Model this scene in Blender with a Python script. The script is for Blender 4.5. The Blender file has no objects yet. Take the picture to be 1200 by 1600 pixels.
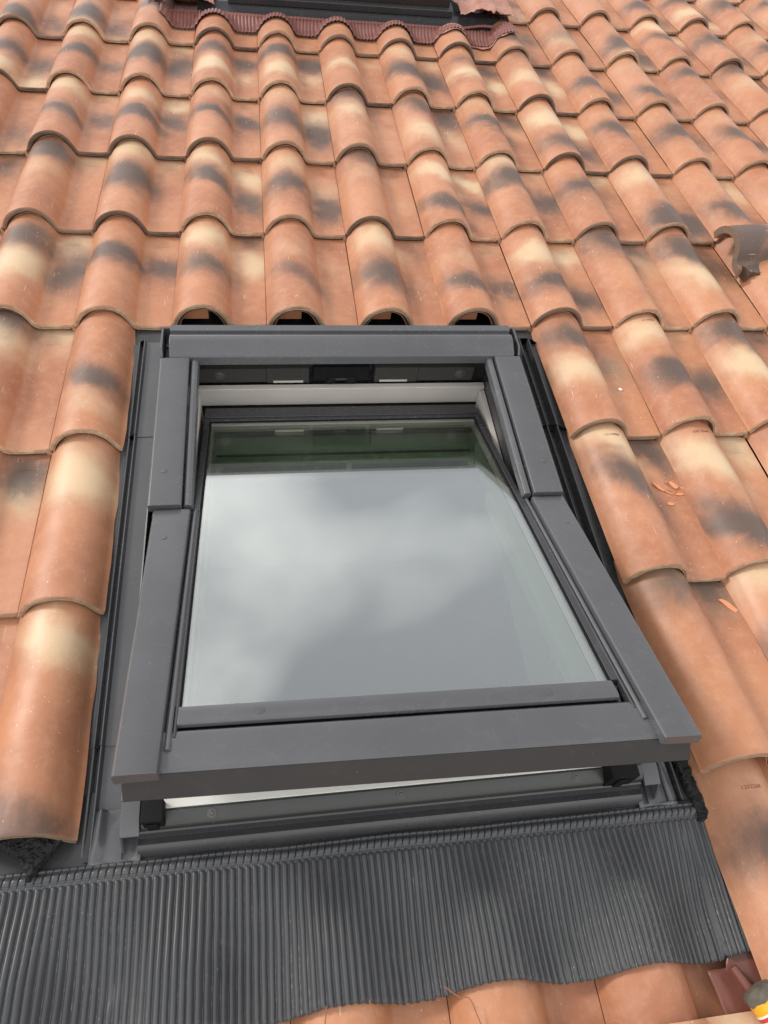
import bpy, bmesh, math, random
from mathutils import Vector, Matrix, noise as mn

C = bpy.context.scene
COL = C.collection
rad = math.radians

# ------------------------------------------------------------------ the roof plane
# u = across the roof, v = up the slope, w = out of the roof.  Everything on the roof is laid out in u,v,w.
PITCH = rad(22)
ROOF = Matrix.Translation((0, 0, 6.0)) @ Matrix.Rotation(PITCH, 4, 'X')
P = 0.215           # tile pitch
G = 0.36288         # tile gauge

# ------------------------------------------------------------------ camera
def rodrigues(w):
    v = Vector(w); t = v.length
    return Matrix.Rotation(t, 3, v / t)
RC = rodrigues((-6.08476952e-01, 1.32348371e-01, 8.14721421e-02))
TC = Vector((-9.12046328e-01, 4.05454851e-01, -1.57979301e+00))
CP = -(RC.transposed() @ TC)
cam = bpy.data.cameras.new('camera')
cam.sensor_fit = 'HORIZONTAL'; cam.sensor_width = 36.0
cam.lens = 1114.33 / 1200 * 36.0
cam.clip_start = 0.02; cam.clip_end = 3000
camo = bpy.data.objects.new('camera', cam); COL.objects.link(camo)
camo.matrix_world = ROOF @ (Matrix.Translation(CP) @ RC.transposed().to_4x4())
C.camera = camo

# ------------------------------------------------------------------ light
SUN_EL, SUN_AZ = 42, -72          # azimuth measured from +Y (up the roof) towards +X
world = bpy.data.worlds.new('World'); C.world = world; world.use_nodes = True
nt = world.node_tree; N = nt.nodes; L = nt.links
N.clear()
wo = N.new('ShaderNodeOutputWorld'); bg = N.new('ShaderNodeBackground')
sky = N.new('ShaderNodeTexSky'); sky.sky_type = 'NISHITA'; sky.sun_disc = False
sky.sun_elevation = rad(SUN_EL); sky.sun_rotation = rad(SUN_AZ)
sky.air_density = 1.0; sky.dust_density = 2.0
tc = N.new('ShaderNodeTexCoord')
mp = N.new('ShaderNodeMapping'); mp.inputs['Scale'].default_value = (1.0, 1.0, 1.7)
mp.inputs['Location'].default_value = (0.55, 0.2, 0.3)
n1 = N.new('ShaderNodeTexNoise'); n1.inputs['Scale'].default_value = 1.7; n1.inputs['Detail'].default_value = 4; n1.inputs['Roughness'].default_value = 0.44
n1.inputs['Distortion'].default_value = 0.35
cr = N.new('ShaderNodeValToRGB')
cr.color_ramp.elements[0].position = 0.38; cr.color_ramp.elements[0].color = (4.1, 4.2, 4.5, 1)
cr.color_ramp.elements[1].position = 0.60; cr.color_ramp.elements[1].color = (12.2, 12.2, 12.0, 1)
# brighter cloud towards the horizon
sx = N.new('ShaderNodeSeparateXYZ')
mr = N.new('ShaderNodeMapRange'); mr.inputs['From Min'].default_value = 0.35; mr.inputs['From Max'].default_value = 0.98
mr.inputs['To Min'].default_value = 1.55; mr.inputs['To Max'].default_value = 0.80
mul = N.new('ShaderNodeVectorMath'); mul.operation = 'SCALE'
mx = N.new('ShaderNodeMix'); mx.data_type = 'RGBA'; mx.inputs['Factor'].default_value = 0.93
L.new(tc.outputs['Generated'], mp.inputs['Vector']); L.new(mp.outputs[0], n1.inputs['Vector'])
L.new(n1.outputs[0], cr.inputs[0]); L.new(tc.outputs['Generated'], sx.inputs[0])
L.new(sx.outputs['Z'], mr.inputs['Value']); L.new(cr.outputs[0], mul.inputs[0]); L.new(mr.outputs[0], mul.inputs['Scale'])
L.new(sky.outputs[0], mx.inputs['A']); L.new(mul.outputs[0], mx.inputs['B'])
L.new(mx.outputs['Result'], bg.inputs['Color']); bg.inputs['Strength'].default_value = 0.10
L.new(bg.outputs[0], wo.inputs['Surface'])

sl = bpy.data.lights.new('sun', 'SUN'); sl.energy = 1.5; sl.angle = rad(12); sl.color = (1.0, 0.965, 0.91)
so = bpy.data.objects.new('sun', sl); COL.objects.link(so)
sd = Vector((math.sin(rad(SUN_AZ)) * math.cos(rad(SUN_EL)), math.cos(rad(SUN_AZ)) * math.cos(rad(SUN_EL)), math.sin(rad(SUN_EL))))
so.rotation_euler = sd.to_track_quat('Z', 'Y').to_euler()
so.location = (0, 0, 12)

C.view_settings.view_transform = 'Standard'
try: C.view_settings.look = 'None'
except Exception: pass
C.view_settings.exposure = 0.57; C.view_settings.gamma = 1.0; C.view_settings.use_curve_mapping = False
C.render.engine = 'CYCLES'
C.cycles.max_bounces = 10; C.cycles.transparent_max_bounces = 24; C.cycles.glossy_bounces = 6

# ------------------------------------------------------------------ node helpers
class NB:
    def __init__(s, name):
        s.m = bpy.data.materials.new(name); s.m.use_nodes = True
        s.t = s.m.node_tree; s.n = s.t.nodes; s.l = s.t.links
        s.b = s.n['Principled BSDF']; s.out = s.n['Material Output']
    def new(s, t, **k):
        x = s.n.new(t)
        for a, b in k.items(): setattr(x, a, b)
        return x
    def put(s, sock, v):
        if isinstance(v, bpy.types.NodeSocket): s.l.new(v, sock)
        elif isinstance(v, (tuple, list)) and len(v) == 3 and sock.type == 'RGBA': sock.default_value = (*v, 1)
        else: sock.default_value = v
    def math(s, op, a, b=None, c=None, clamp=False):
        x = s.new('ShaderNodeMath', operation=op, use_clamp=clamp)
        s.put(x.inputs[0], a)
        if b is not None: s.put(x.inputs[1], b)
        if c is not None: s.put(x.inputs[2], c)
        return x.outputs[0]
    def mix(s, f, a, b, mode='MIX'):
        x = s.new('ShaderNodeMix', data_type='RGBA', blend_type=mode)
        s.put(x.inputs['Factor'], f); s.put(x.inputs['A'], a); s.put(x.inputs['B'], b)
        return x.outputs['Result']
    def noise(s, vec, scale, detail=3, rough=0.5, dist=0.0, color=False):
        x = s.new('ShaderNodeTexNoise')
        s.put(x.inputs['Vector'], vec); x.inputs['Scale'].default_value = scale
        x.inputs['Detail'].default_value = detail; x.inputs['Roughness'].default_value = rough; x.inputs['Distortion'].default_value = dist
        return x.outputs[1] if color else x.outputs[0]
    def ramp(s, f, lo, hi, a=0.0, b=1.0):
        x = s.new('ShaderNodeMapRange', interpolation_type='SMOOTHSTEP')
        s.put(x.inputs['Value'], f); x.inputs['From Min'].default_value = lo; x.inputs['From Max'].default_value = hi
        x.inputs['To Min'].default_value = a; x.inputs['To Max'].default_value = b
        return x.outputs[0]
    def attr(s, name):
        x = s.new('ShaderNodeAttribute', attribute_type='OBJECT', attribute_name=name)
        return x.outputs['Fac']
    def vmath(s, op, a, b=None):
        x = s.new('ShaderNodeVectorMath', operation=op)
        s.put(x.inputs[0], a)
        if b is not None: s.put(x.inputs[1], b)
        return x.outputs[0]
    def obj(s): return s.new('ShaderNodeTexCoord').outputs['Object']
    def bump(s, h, strength=0.3, dist=0.001):
        x = s.new('ShaderNodeBump'); x.inputs['Strength'].default_value = strength; x.inputs['Distance'].default_value = dist
        s.put(x.inputs['Height'], h); s.l.new(x.outputs[0], s.b.inputs['Normal'])

# ------------------------------------------------------------------ materials
def tile_material():
    """flamed clay: orange body, sooty and cream flames whose place is set on each tile"""
    q = NB('flamed_clay')
    oc = q.obj()
    info = q.new('ShaderNodeObjectInfo')
    rnd = info.outputs['Random']
    off = q.new('ShaderNodeCombineXYZ'); q.put(off.inputs[0], q.math('MULTIPLY', rnd, 37.0)); q.put(off.inputs[1], q.math('MULTIPLY', rnd, 91.0)); q.put(off.inputs[2], q.math('MULTIPLY', rnd, 13.0))
    v = q.vmath('ADD', oc, off.outputs[0])
    wob = q.vmath('SUBTRACT', q.noise(v, 9, 3, 0.55, 0.6, color=True), (0.5, 0.5, 0.5))
    sc = q.new('ShaderNodeVectorMath', operation='SCALE'); q.l.new(wob, sc.inputs[0]); sc.inputs['Scale'].default_value = 0.085
    w = q.vmath('ADD', oc, sc.outputs[0])
    fine = q.new('ShaderNodeSeparateXYZ'); q.l.new(w, fine.inputs[0])
    X, Y = fine.outputs[0], fine.outputs[1]
    speck = q.noise(v, 620, 2, 0.6)
    # every tile carries its own size and lean of flame
    sz = q.math('ADD', 0.72, q.math('MULTIPLY', q.math('FRACT', q.math('MULTIPLY', rnd, 7.31)), 0.62))
    lean = q.math('ADD', -0.15, q.math('MULTIPLY', q.math('FRACT', q.math('MULTIPLY', rnd, 17.7)), 0.95))
    def spot(cx, cy, sx_, sy_, st):
        sy_ = q.math('MULTIPLY', sz, sy_)
        dx = q.math('DIVIDE', q.math('SUBTRACT', X, cx), sx_)
        # flames run a little across the tile
        yy = q.math('ADD', q.math('SUBTRACT', Y, cy), q.math('MULTIPLY', q.math('SUBTRACT', X, cx), lean))
        dy = q.math('DIVIDE', yy, sy_)
        r2 = q.math('ADD', q.math('MULTIPLY', dx, dx), q.math('MULTIPLY', dy, dy))
        g = q.math('POWER', 2.71828, q.math('MULTIPLY', r2, -1.0))
        return q.math('MULTIPLY', g, st)
    bd = spot(0.078, q.attr('by'), 0.082, 0.056, q.attr('bs'))
    pd = spot(0.178, q.attr('py'), 0.058, 0.078, q.attr('ps'))
    bc = spot(0.070, q.attr('cy'), 0.068, 0.055, q.attr('cs'))
    pc = spot(0.180, q.attr('qy'), 0.050, 0.065, q.attr('qs'))
    dark = q.math('MAXIMUM', bd, pd); cream = q.math('MAXIMUM', bc, pc)
    grit = q.math('MULTIPLY', q.math('SUBTRACT', speck, 0.5), 1.1)
    mp0 = q.new('ShaderNodeMapping'); mp0.inputs['Scale'].default_value = (1, 0.6, 1); mp0.inputs['Rotation'].default_value = (0, 0, 0.9); q.l.new(v, mp0.inputs[0])
    cloud = q.math('MULTIPLY', q.math('SUBTRACT', q.noise(mp0.outputs[0], 38, 7, 0.72, 0.5), 0.5), 2.3)
    rough = q.math('ADD', grit, cloud)
    env = q.math('MULTIPLY', dark, q.math('SUBTRACT', 1.25, dark, clamp=True), clamp=True)
    dark = q.math('ADD', dark, q.math('MULTIPLY', rough, q.math('MULTIPLY', env, 0.85)))
    env2 = q.math('MULTIPLY', cream, q.math('SUBTRACT', 1.25, cream, clamp=True), clamp=True)
    cream = q.math('ADD', cream, q.math('MULTIPLY', rough, q.math('MULTIPLY', env2, 0.8)))
    dark = q.ramp(dark, 0.02, 1.05, 0.0, 0.93)
    cream = q.ramp(cream, 0.0, 1.15, 0.0, 0.84)
    big = q.noise(v, 5, 3, 0.6)
    base = q.mix(rnd, (0.440, 0.186, 0.090), (0.460, 0.212, 0.118))
    base = q.mix(q.ramp(big, 0.35, 0.7), base, (0.345, 0.138, 0.072))
    clay = q.noise(v, 46, 7, 0.72, 0.15)
    base = q.mix(q.math('MULTIPLY', q.ramp(clay, 0.40, 0.75), 0.24), base, (0.62, 0.37, 0.24))
    col = q.mix(cream, base, (0.590, 0.440, 0.275))
    col = q.mix(dark, col, (0.082, 0.060, 0.050))
    # brushed scuffs, dust and small scratches
    mp1 = q.new('ShaderNodeMapping'); mp1.inputs['Scale'].default_value = (1, 0.22, 1); mp1.inputs['Rotation'].default_value = (0, 0, 0.6)
    q.l.new(v, mp1.inputs[0])
    scuff = q.ramp(q.noise(mp1.outputs[0], 240, 4, 0.7, 0.3), 0.60, 0.78)
    area = q.ramp(q.noise(v, 12, 2), 0.5, 0.68)
    scf = q.math('MULTIPLY', q.math('MULTIPLY', scuff, area), 0.60)
    col = q.mix(scf, col, (0.66, 0.47, 0.36))
    mp2 = q.new('ShaderNodeMapping'); mp2.inputs['Scale'].default_value = (1, 0.07, 1); mp2.inputs['Rotation'].default_value = (0, 0, -0.75)
    q.l.new(v, mp2.inputs[0])
    scr = q.ramp(q.noise(mp2.outputs[0], 300, 1, 0.5, 0.0), 0.73, 0.77)
    scm = q.math('MULTIPLY', scr, q.ramp(q.noise(v, 15, 1), 0.54, 0.60))
    col = q.mix(q.math('MULTIPLY', scm, 0.6), col, (0.72, 0.60, 0.50))
    pit = q.ramp(q.noise(v, 420, 1, 0.4), 0.74, 0.78)
    col = q.mix(q.math('MULTIPLY', pit, 0.55), col, (0.10, 0.06, 0.045))
    dotn = q.math('MULTIPLY', q.ramp(q.noise(v, 230, 1, 0.3), 0.765, 0.785), q.ramp(q.noise(v, 8, 1), 0.45, 0.6))
    col = q.mix(q.math('MULTIPLY', dotn, 0.8), col, (0.62, 0.54, 0.46))
    grain = q.math('ADD', 0.90, q.math('MULTIPLY', q.noise(v, 700, 3, 0.7), 0.20))
    gc = q.new('ShaderNodeVectorMath', operation='SCALE'); q.l.new(col, gc.inputs[0]); q.l.new(grain, gc.inputs['Scale'])
    q.put(q.b.inputs['Base Color'], gc.outputs[0])
    q.put(q.b.inputs['Roughness'], q.ramp(big, 0.3, 0.7, 0.42, 0.56))
    q.b.inputs['Specular IOR Level'].default_value = 0.42
    # moulded nail mark near the head of the pan
    sp = q.new('ShaderNodeSeparateXYZ'); q.l.new(oc, sp.inputs[0])
    bx = q.math('SUBTRACT', q.ramp(sp.outputs[0], 0.158, 0.161), q.ramp(sp.outputs[0], 0.192, 0.195))
    by = q.math('SUBTRACT', q.ramp(sp.outputs[1], 0.318, 0.322), q.ramp(sp.outputs[1], 0.352, 0.355))
    notch = q.math('MULTIPLY', q.math('MULTIPLY', bx, by), -1.2)
    h = q.math('ADD', q.math('MULTIPLY', q.noise(v, 350, 4, 0.7), 0.30), q.math('ADD', q.math('MULTIPLY', clay, 0.5), notch))
    h = q.math('SUBTRACT', h, q.math('MULTIPLY', scm, 0.6))
    q.bump(h, 0.55, 0.0012)
    return q.m

def rim_material():
    q = NB('clay_rim')
    oc = q.obj(); rnd = q.new('ShaderNodeObjectInfo').outputs['Random']
    n = q.noise(oc, 60, 4, 0.6)
    f = q.attr('rim')
    c1 = q.mix(q.ramp(n, 0.35, 0.7), (0.52, 0.36, 0.23), (0.37, 0.205, 0.12))
    c2 = q.mix(q.ramp(n, 0.35, 0.7), (0.055, 0.040, 0.034), (0.16, 0.095, 0.062))
    col = q.mix(f, c1, c2)
    mp1 = q.new('ShaderNodeMapping'); mp1.inputs['Scale'].default_value = (0.12, 1, 1); q.l.new(oc, mp1.inputs[0])
    lay = q.noise(mp1.outputs[0], 420, 3, 0.6)
    col = q.mix(q.math('MULTIPLY', q.ramp(lay, 0.5, 0.7), 0.30), col, (0.14, 0.085, 0.06))
    q.put(q.b.inputs['Base Color'], col); q.b.inputs['Roughness'].default_value = 0.7
    q.bump(lay, 0.6, 0.001)
    return q.m

def metal(name, c, rough=0.38, metallic=0.0, dust=0.5, spec=0.5, crease=False):
    q = NB(name); oc = q.obj()
    big = q.noise(oc, 7, 4, 0.6)
    col = q.mix(q.ramp(big, 0.3, 0.75), c, tuple(x * 1.16 for x in c))
    sp = q.ramp(q.noise(oc, 330, 1, 0.4), 0.765, 0.80)
    sp = q.math('MULTIPLY', sp, q.math('MULTIPLY', q.ramp(q.noise(oc, 9, 2), 0.46, 0.66), dust))
    col = q.mix(sp, col, (0.50, 0.45, 0.38))
    sm = q.ramp(q.noise(oc, 24, 4, 0.7, 1.0), 0.52, 0.8)
    col = q.mix(q.math('MULTIPLY', sm, 0.10 * dust), col, (0.26, 0.23, 0.20))
    if crease:
        at = q.new('ShaderNodeAttribute', attribute_type='GEOMETRY', attribute_name='crease').outputs['Fac']
        mpc = q.new('ShaderNodeMapping'); mpc.inputs['Scale'].default_value = (1, .35, 1); q.l.new(oc, mpc.inputs[0])
        grit = q.ramp(q.noise(mpc.outputs[0], 420, 3, .7), .50, .66)
        where = q.ramp(q.noise(oc, 8, 3, .6), .42, .66, .12, 1.0)
        q_ = q.math('MULTIPLY', q.math('MULTIPLY', grit, where), q.ramp(at, .35, 1.0))
        col = q.mix(q.math('MULTIPLY', q_, .85), col, (.46, .42, .34))
        paler = q.math('MULTIPLY', q.ramp(at, .5, 1.0), .25)  # thin highlight along each pleat crease, painted in as a lighter tone
        col = q.mix(paler, col, (.22, .22, .22))
    q.put(q.b.inputs['Base Color'], col)
    q.put(q.b.inputs['Roughness'], q.math('ADD', rough - 0.03, q.math('MULTIPLY', sm, 0.15)))
    q.b.inputs['Metallic'].default_value = metallic
    q.b.inputs['Specular IOR Level'].default_value = spec
    q.bump(q.math('ADD', q.noise(oc, 900, 2, 0.6), q.math('MULTIPLY', q.noise(oc, 14, 2), 1.6)), 0.045, 0.0012)
    return q.m

def plain(name, c, rough=0.6, var=0.15, scale=30, bump=0.2, bscale=200):
    q = NB(name); oc = q.obj()
    n = q.noise(oc, scale, 4, 0.6)
    q.put(q.b.inputs['Base Color'], q.mix(n, tuple(x * (1 - var) for x in c), tuple(min(1, x * (1 + var)) for x in c)))
    q.b.inputs['Roughness'].default_value = rough
    if bump: q.bump(q.noise(oc, bscale, 4, 0.6), bump, 0.001)
    return q.m

def glass_material(name, f0, tint):
    q = NB(name); q.n.remove(q.b)
    geo = q.new('ShaderNodeNewGeometry')
    dp = q.new('ShaderNodeVectorMath', operation='DOT_PRODUCT'); q.l.new(geo.outputs['Normal'], dp.inputs[0]); q.l.new(geo.outputs['Incoming'], dp.inputs[1])
    c = q.math('ABSOLUTE', dp.outputs['Value'])
    fr = q.math('ADD', f0, q.math('MULTIPLY', 1 - f0, q.math('POWER', q.math('SUBTRACT', 1.0, c, clamp=True), 5.0)), clamp=True)
    gl = q.new('ShaderNodeBsdfGlossy'); gl.inputs['Roughness'].default_value = 0.004; gl.inputs['Color'].default_value = (1.0, 1.0, 1.0, 1)
    tr = q.new('ShaderNodeBsdfTransparent'); tr.inputs['Color'].default_value = (*tint, 1)
    ms = q.new('ShaderNodeMixShader'); q.l.new(fr, ms.inputs[0]); q.l.new(tr.outputs[0], ms.inputs[1]); q.l.new(gl.outputs[0], ms.inputs[2])
    # thin dust film
    df = q.new('ShaderNodeBsdfDiffuse'); df.inputs['Color'].default_value = (0.55, 0.56, 0.54, 1)
    oc = q.obj(); d = q.ramp(q.noise(oc, 6, 5, 0.65, 0.5), 0.35, 0.85, 0.002, 0.014)
    dots = q.math('MULTIPLY', q.ramp(q.noise(oc, 260, 1, 0.3), 0.80, 0.82), 0.5)
    m2 = q.new('ShaderNodeMixShader'); q.l.new(q.math('MAXIMUM', d, dots), m2.inputs[0]); q.l.new(ms.outputs[0], m2.inputs[1]); q.l.new(df.outputs[0], m2.inputs[2])
    q.l.new(m2.outputs[0], q.out.inputs['Surface'])
    return q.m

M = {}
M['tile'] = tile_material(); M['rim'] = rim_material()
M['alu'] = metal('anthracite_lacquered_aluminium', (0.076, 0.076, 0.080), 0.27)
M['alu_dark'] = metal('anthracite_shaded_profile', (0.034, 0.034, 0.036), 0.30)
M['rail'] = metal('anthracite_frame_rail', (0.034, 0.037, 0.034), 0.42)
M['apron'] = metal('pleated_lead_free_apron', (0.050, 0.051, 0.054), 0.38, dust=0.8, crease=True)
M['apron_red'] = metal('red_brown_pleated_apron', (0.190, 0.072, 0.058), 0.46, dust=0.5)
M['frame_brown'] = metal('dark_brown_profile', (0.022, 0.019, 0.018), 0.5)
M['white'] = plain('white_lacquered_timber', (0.66, 0.645, 0.60), 0.45, 0.04, 8, 0.05)
M['offwhite'] = plain('grey_white_frame_face', (0.50, 0.46, 0.42), 0.5, 0.10, 14, 0.05)
M['rubber'] = plain('black_rubber', (0.008, 0.008, 0.008), 0.8, 0.3, 40, 0.3)
M['rubber'].node_tree.nodes['Principled BSDF'].inputs['Specular IOR Level'].default_value = 0.2
M['gasket'] = plain('grey_felt_gasket', (0.040, 0.036, 0.032), 0.95, 0.35, 260, 0.9, 500)
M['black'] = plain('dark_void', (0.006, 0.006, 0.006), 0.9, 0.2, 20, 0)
M['room'] = plain('dim_room_plaster', (0.045, 0.040, 0.036), 0.9, 0.2, 5, 0)
M['deck'] = plain('dark_underlay', (0.018, 0.016, 0.015), 0.9, 0.3, 20, 0.4)
M['steel'] = plain('zinc_screw', (0.075, 0.072, 0.070), 0.35, 0.15, 200, 0.1)
M['glass'] = glass_material('coated_outer_glass', 0.33, (0.84, 0.875, 0.83))
M['glass2'] = glass_material('inner_glass', 0.10, (0.82, 0.88, 0.81))
M['rim_under'] = plain('lip_layer_with_painted_shade', (0.070, 0.042, 0.030), 0.9, 0.35, 60, 0.6)  # darker lip clay, with the shadow under the tile noses painted in
M['foam'] = plain('black_bitumen_foam', (0.005, 0.005, 0.005), 0.7, 0.9, 900, 1.0, 600)
M['ground'] = plain('distant_ground', (0.10, 0.10, 0.075), 0.95, 0.4, 0.05, 0)
M['render'] = plain('house_render', (0.45, 0.41, 0.35), 0.9, 0.08, 3, 0.3)
M['chip'] = plain('broken_clay', (0.62, 0.26, 0.13), 0.8, 0.12, 80, 0.5)
M['yellow'] = plain('yellow_plastic', (0.75, 0.36, 0.015), 0.35, 0.06, 30, 0)
M['paper'] = plain('white_paper_label', (0.78, 0.76, 0.73), 0.5, 0.03, 30, 0)
M['redprint'] = plain('red_print', (0.50, 0.045, 0.035), 0.5, 0.1, 30, 0)
M['dirt'] = plain('mud_stained_collar', (0.105, 0.088, 0.068), 0.8, 0.95, 60, 0.9, 160)
M['wire'] = plain('copper_brown_fibre', (0.26, 0.095, 0.045), 0.6, 0.2, 30, 0)

def membrane_material():
    q = NB('crumpled_butyl_membrane'); oc = q.obj()
    n = q.noise(oc, 22, 5, 0.6, 0.8)
    col = q.mix(n, (0.30, 0.125, 0.085), (0.50, 0.255, 0.19))
    q.put(q.b.inputs['Base Color'], col); q.b.inputs['Roughness'].default_value = 0.42
    q.bump(q.noise(oc, 60, 4, 0.6, 1.2), 0.7, 0.005)
    return q.m
M['membrane'] = membrane_material()
M['butyl'] = metal('red_brown_butyl_strip', (0.145, 0.050, 0.036), 0.40, dust=0.5)

# ------------------------------------------------------------------ object helpers
def link(name, mesh, parent=None, mats=(), smooth=True):
    o = bpy.data.objects.new(name, mesh); COL.objects.link(o)
    for m in mats:
        if isinstance(m, str): m = M[m]
        mesh.materials.append(m)
    if parent: o.parent = parent
    if smooth:
        for p_ in mesh.polygons: p_.use_smooth = True
    return o
def bevel(o, w=0.0015, seg=2, ang=35):
    b = o.modifiers.new('bevel', 'BEVEL'); b.width = w; b.segments = seg; b.limit_method = 'ANGLE'; b.angle_limit = rad(ang); b.harden_normals = False
    return o
def flat(o):
    for p_ in o.data.polygons: p_.use_smooth = False
    return o
def tag(o, label=None, cat=None, group=None, kind=None):
    if label: o['label'] = label
    if cat: o['category'] = cat
    if group: o['group'] = group
    if kind: o['kind'] = kind
    return o
def thing(name, uvw, label, cat, group=None, rot=None):
    o = bpy.data.objects.new(name, None); COL.objects.link(o); o.empty_display_size = 0.1
    m = ROOF @ Matrix.Translation(uvw)
    if rot is not None: m = m @ rot
    o.matrix_world = m
    return tag(o, label, cat, group)
def shade(o, ang=32):
    """smooth only across gentle edges"""
    me = o.data
    bm = bmesh.new(); bm.from_mesh(me)
    for e in bm.edges:
        e.smooth = not (len(e.link_faces) == 2 and e.calc_face_angle(0) > rad(ang))
    for f in bm.faces: f.smooth = True
    bm.to_mesh(me); bm.free()
    return o

class Geo:
    """collects closed shapes given in u,v,w (minus the thing's own origin) and links them as one mesh"""
    def __init__(s, org=(0, 0, 0), tr=None):
        s.bm = bmesh.new(); s.o = Vector(org); s.tr = tr
    def p(s, q):
        q = s.tr(*q) if s.tr else q
        return Vector(q) - s.o
    def box(s, u0, u1, v0, v1, w0, w1):
        vs = [s.bm.verts.new(s.p((u, v, w))) for w in (w0, w1) for v in (v0, v1) for u in (u0, u1)]
        for f in ((0, 2, 3, 1), (4, 5, 7, 6), (0, 1, 5, 4), (2, 6, 7, 3), (0, 4, 6, 2), (1, 3, 7, 5)):
            s.bm.faces.new([vs[i] for i in f])
        return s
    def sweep(s, rings, close=True):
        """rings: list of closed loops of u,v,w"""
        R = [[s.bm.verts.new(s.p(q)) for q in r] for r in rings]
        n = len(R[0])
        for a, b in zip(R, R[1:]):
            for i in range(n):
                j = (i + 1) % n
                s.bm.faces.new((a[i], a[j], b[j], b[i]))
        if close:
            s.bm.faces.new(list(reversed(R[0]))); s.bm.faces.new(R[-1])
        return s
    def along_u(s, prof, u0, u1, inset=0.0):
        return s.sweep([[(u, a, b) for a, b in prof] for u in (u0, u1)])
    def along_v(s, prof, v0, v1, n=1):
        return s.sweep([[(a, v0 + (v1 - v0) * i / n, b) for a, b in prof] for i in range(n + 1)])
    def sheet_v(s, line, v0, v1, t=0.0012, n=1):
        """thin bent sheet: an open line of (u,w) swept along v"""
        prof = list(line) + [(a, b - t) for a, b in reversed(line)]
        return s.along_v(prof, v0, v1, n)
    def sheet_u(s, line, u0, u1, t=0.0012):
        prof = list(line) + [(a, b - t) for a, b in reversed(line)]
        return s.along_u(prof, u0, u1)
    def cyl(s, c, axis, r, l, n=16, r2=None, cap=True):
        ax = Vector(axis).normalized(); e1 = ax.orthogonal().normalized(); e2 = ax.cross(e1)
        r2 = r if r2 is None else r2
        def ring(rr, t): return [tuple(Vector(c) + ax * t + e1 * math.cos(2 * math.pi * i / n) * rr + e2 * math.sin(2 * math.pi * i / n) * rr) for i in range(n)]
        return s.sweep([ring(r, 0), ring(r2, l)])
    def done(s, name, mat, parent=None, bev=0.0012, seg=2, smooth=True):
        bmesh.ops.recalc_face_normals(s.bm, faces=s.bm.faces)
        me = bpy.data.meshes.new(name); s.bm.to_mesh(me); s.bm.free()
        o = link(name, me, parent, [mat])
        if bev:
            bevel(o, bev, seg)
            shade(o, 32)
            o.modifiers['bevel'].harden_normals = True
        elif smooth: shade(o)
        return o

# ------------------------------------------------------------------ ground and house body, far below
gm = bpy.data.meshes.new('ground'); gm.from_pydata([(-900, -900, 0), (900, -900, 0), (900, 900, 0), (-900, 900, 0)], [], [(0, 1, 2, 3)])
tag(link('ground', gm, None, ['ground'], False), kind='structure')
house = bpy.data.objects.new('house', None); COL.objects.link(house)
tag(house, 'pale rendered house body under the tiled roof', 'house')
def wbox(name, x0, x1, y0, y1, z0, z1, mat):
    g = Geo(); g.box(x0, x1, y0, y1, z0, z1); return g.done(name, mat, house, 0)
zl = lambda y: 6.0 + (y) * math.tan(PITCH) - 0.35
def wallprism(name, x0, x1, y0, y1):
    g = Geo()
    g.sweep([[(x, y0, 0), (x, y1, 0), (x, y1, zl(y1)), (x, y0, zl(y0))] for x in (x0, x1)])
    return g.done(name, 'render', house, 0)
wallprism('wall', -1.3, -1.1, -2.0, 3.9); wallprism('wall', 4.4, 4.6, -2.0, 3.9)
wallprism('wall', -1.1, 4.4, -2.0, -1.8); wallprism('wall', -1.1, 4.4, 3.7, 3.9)

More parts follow.
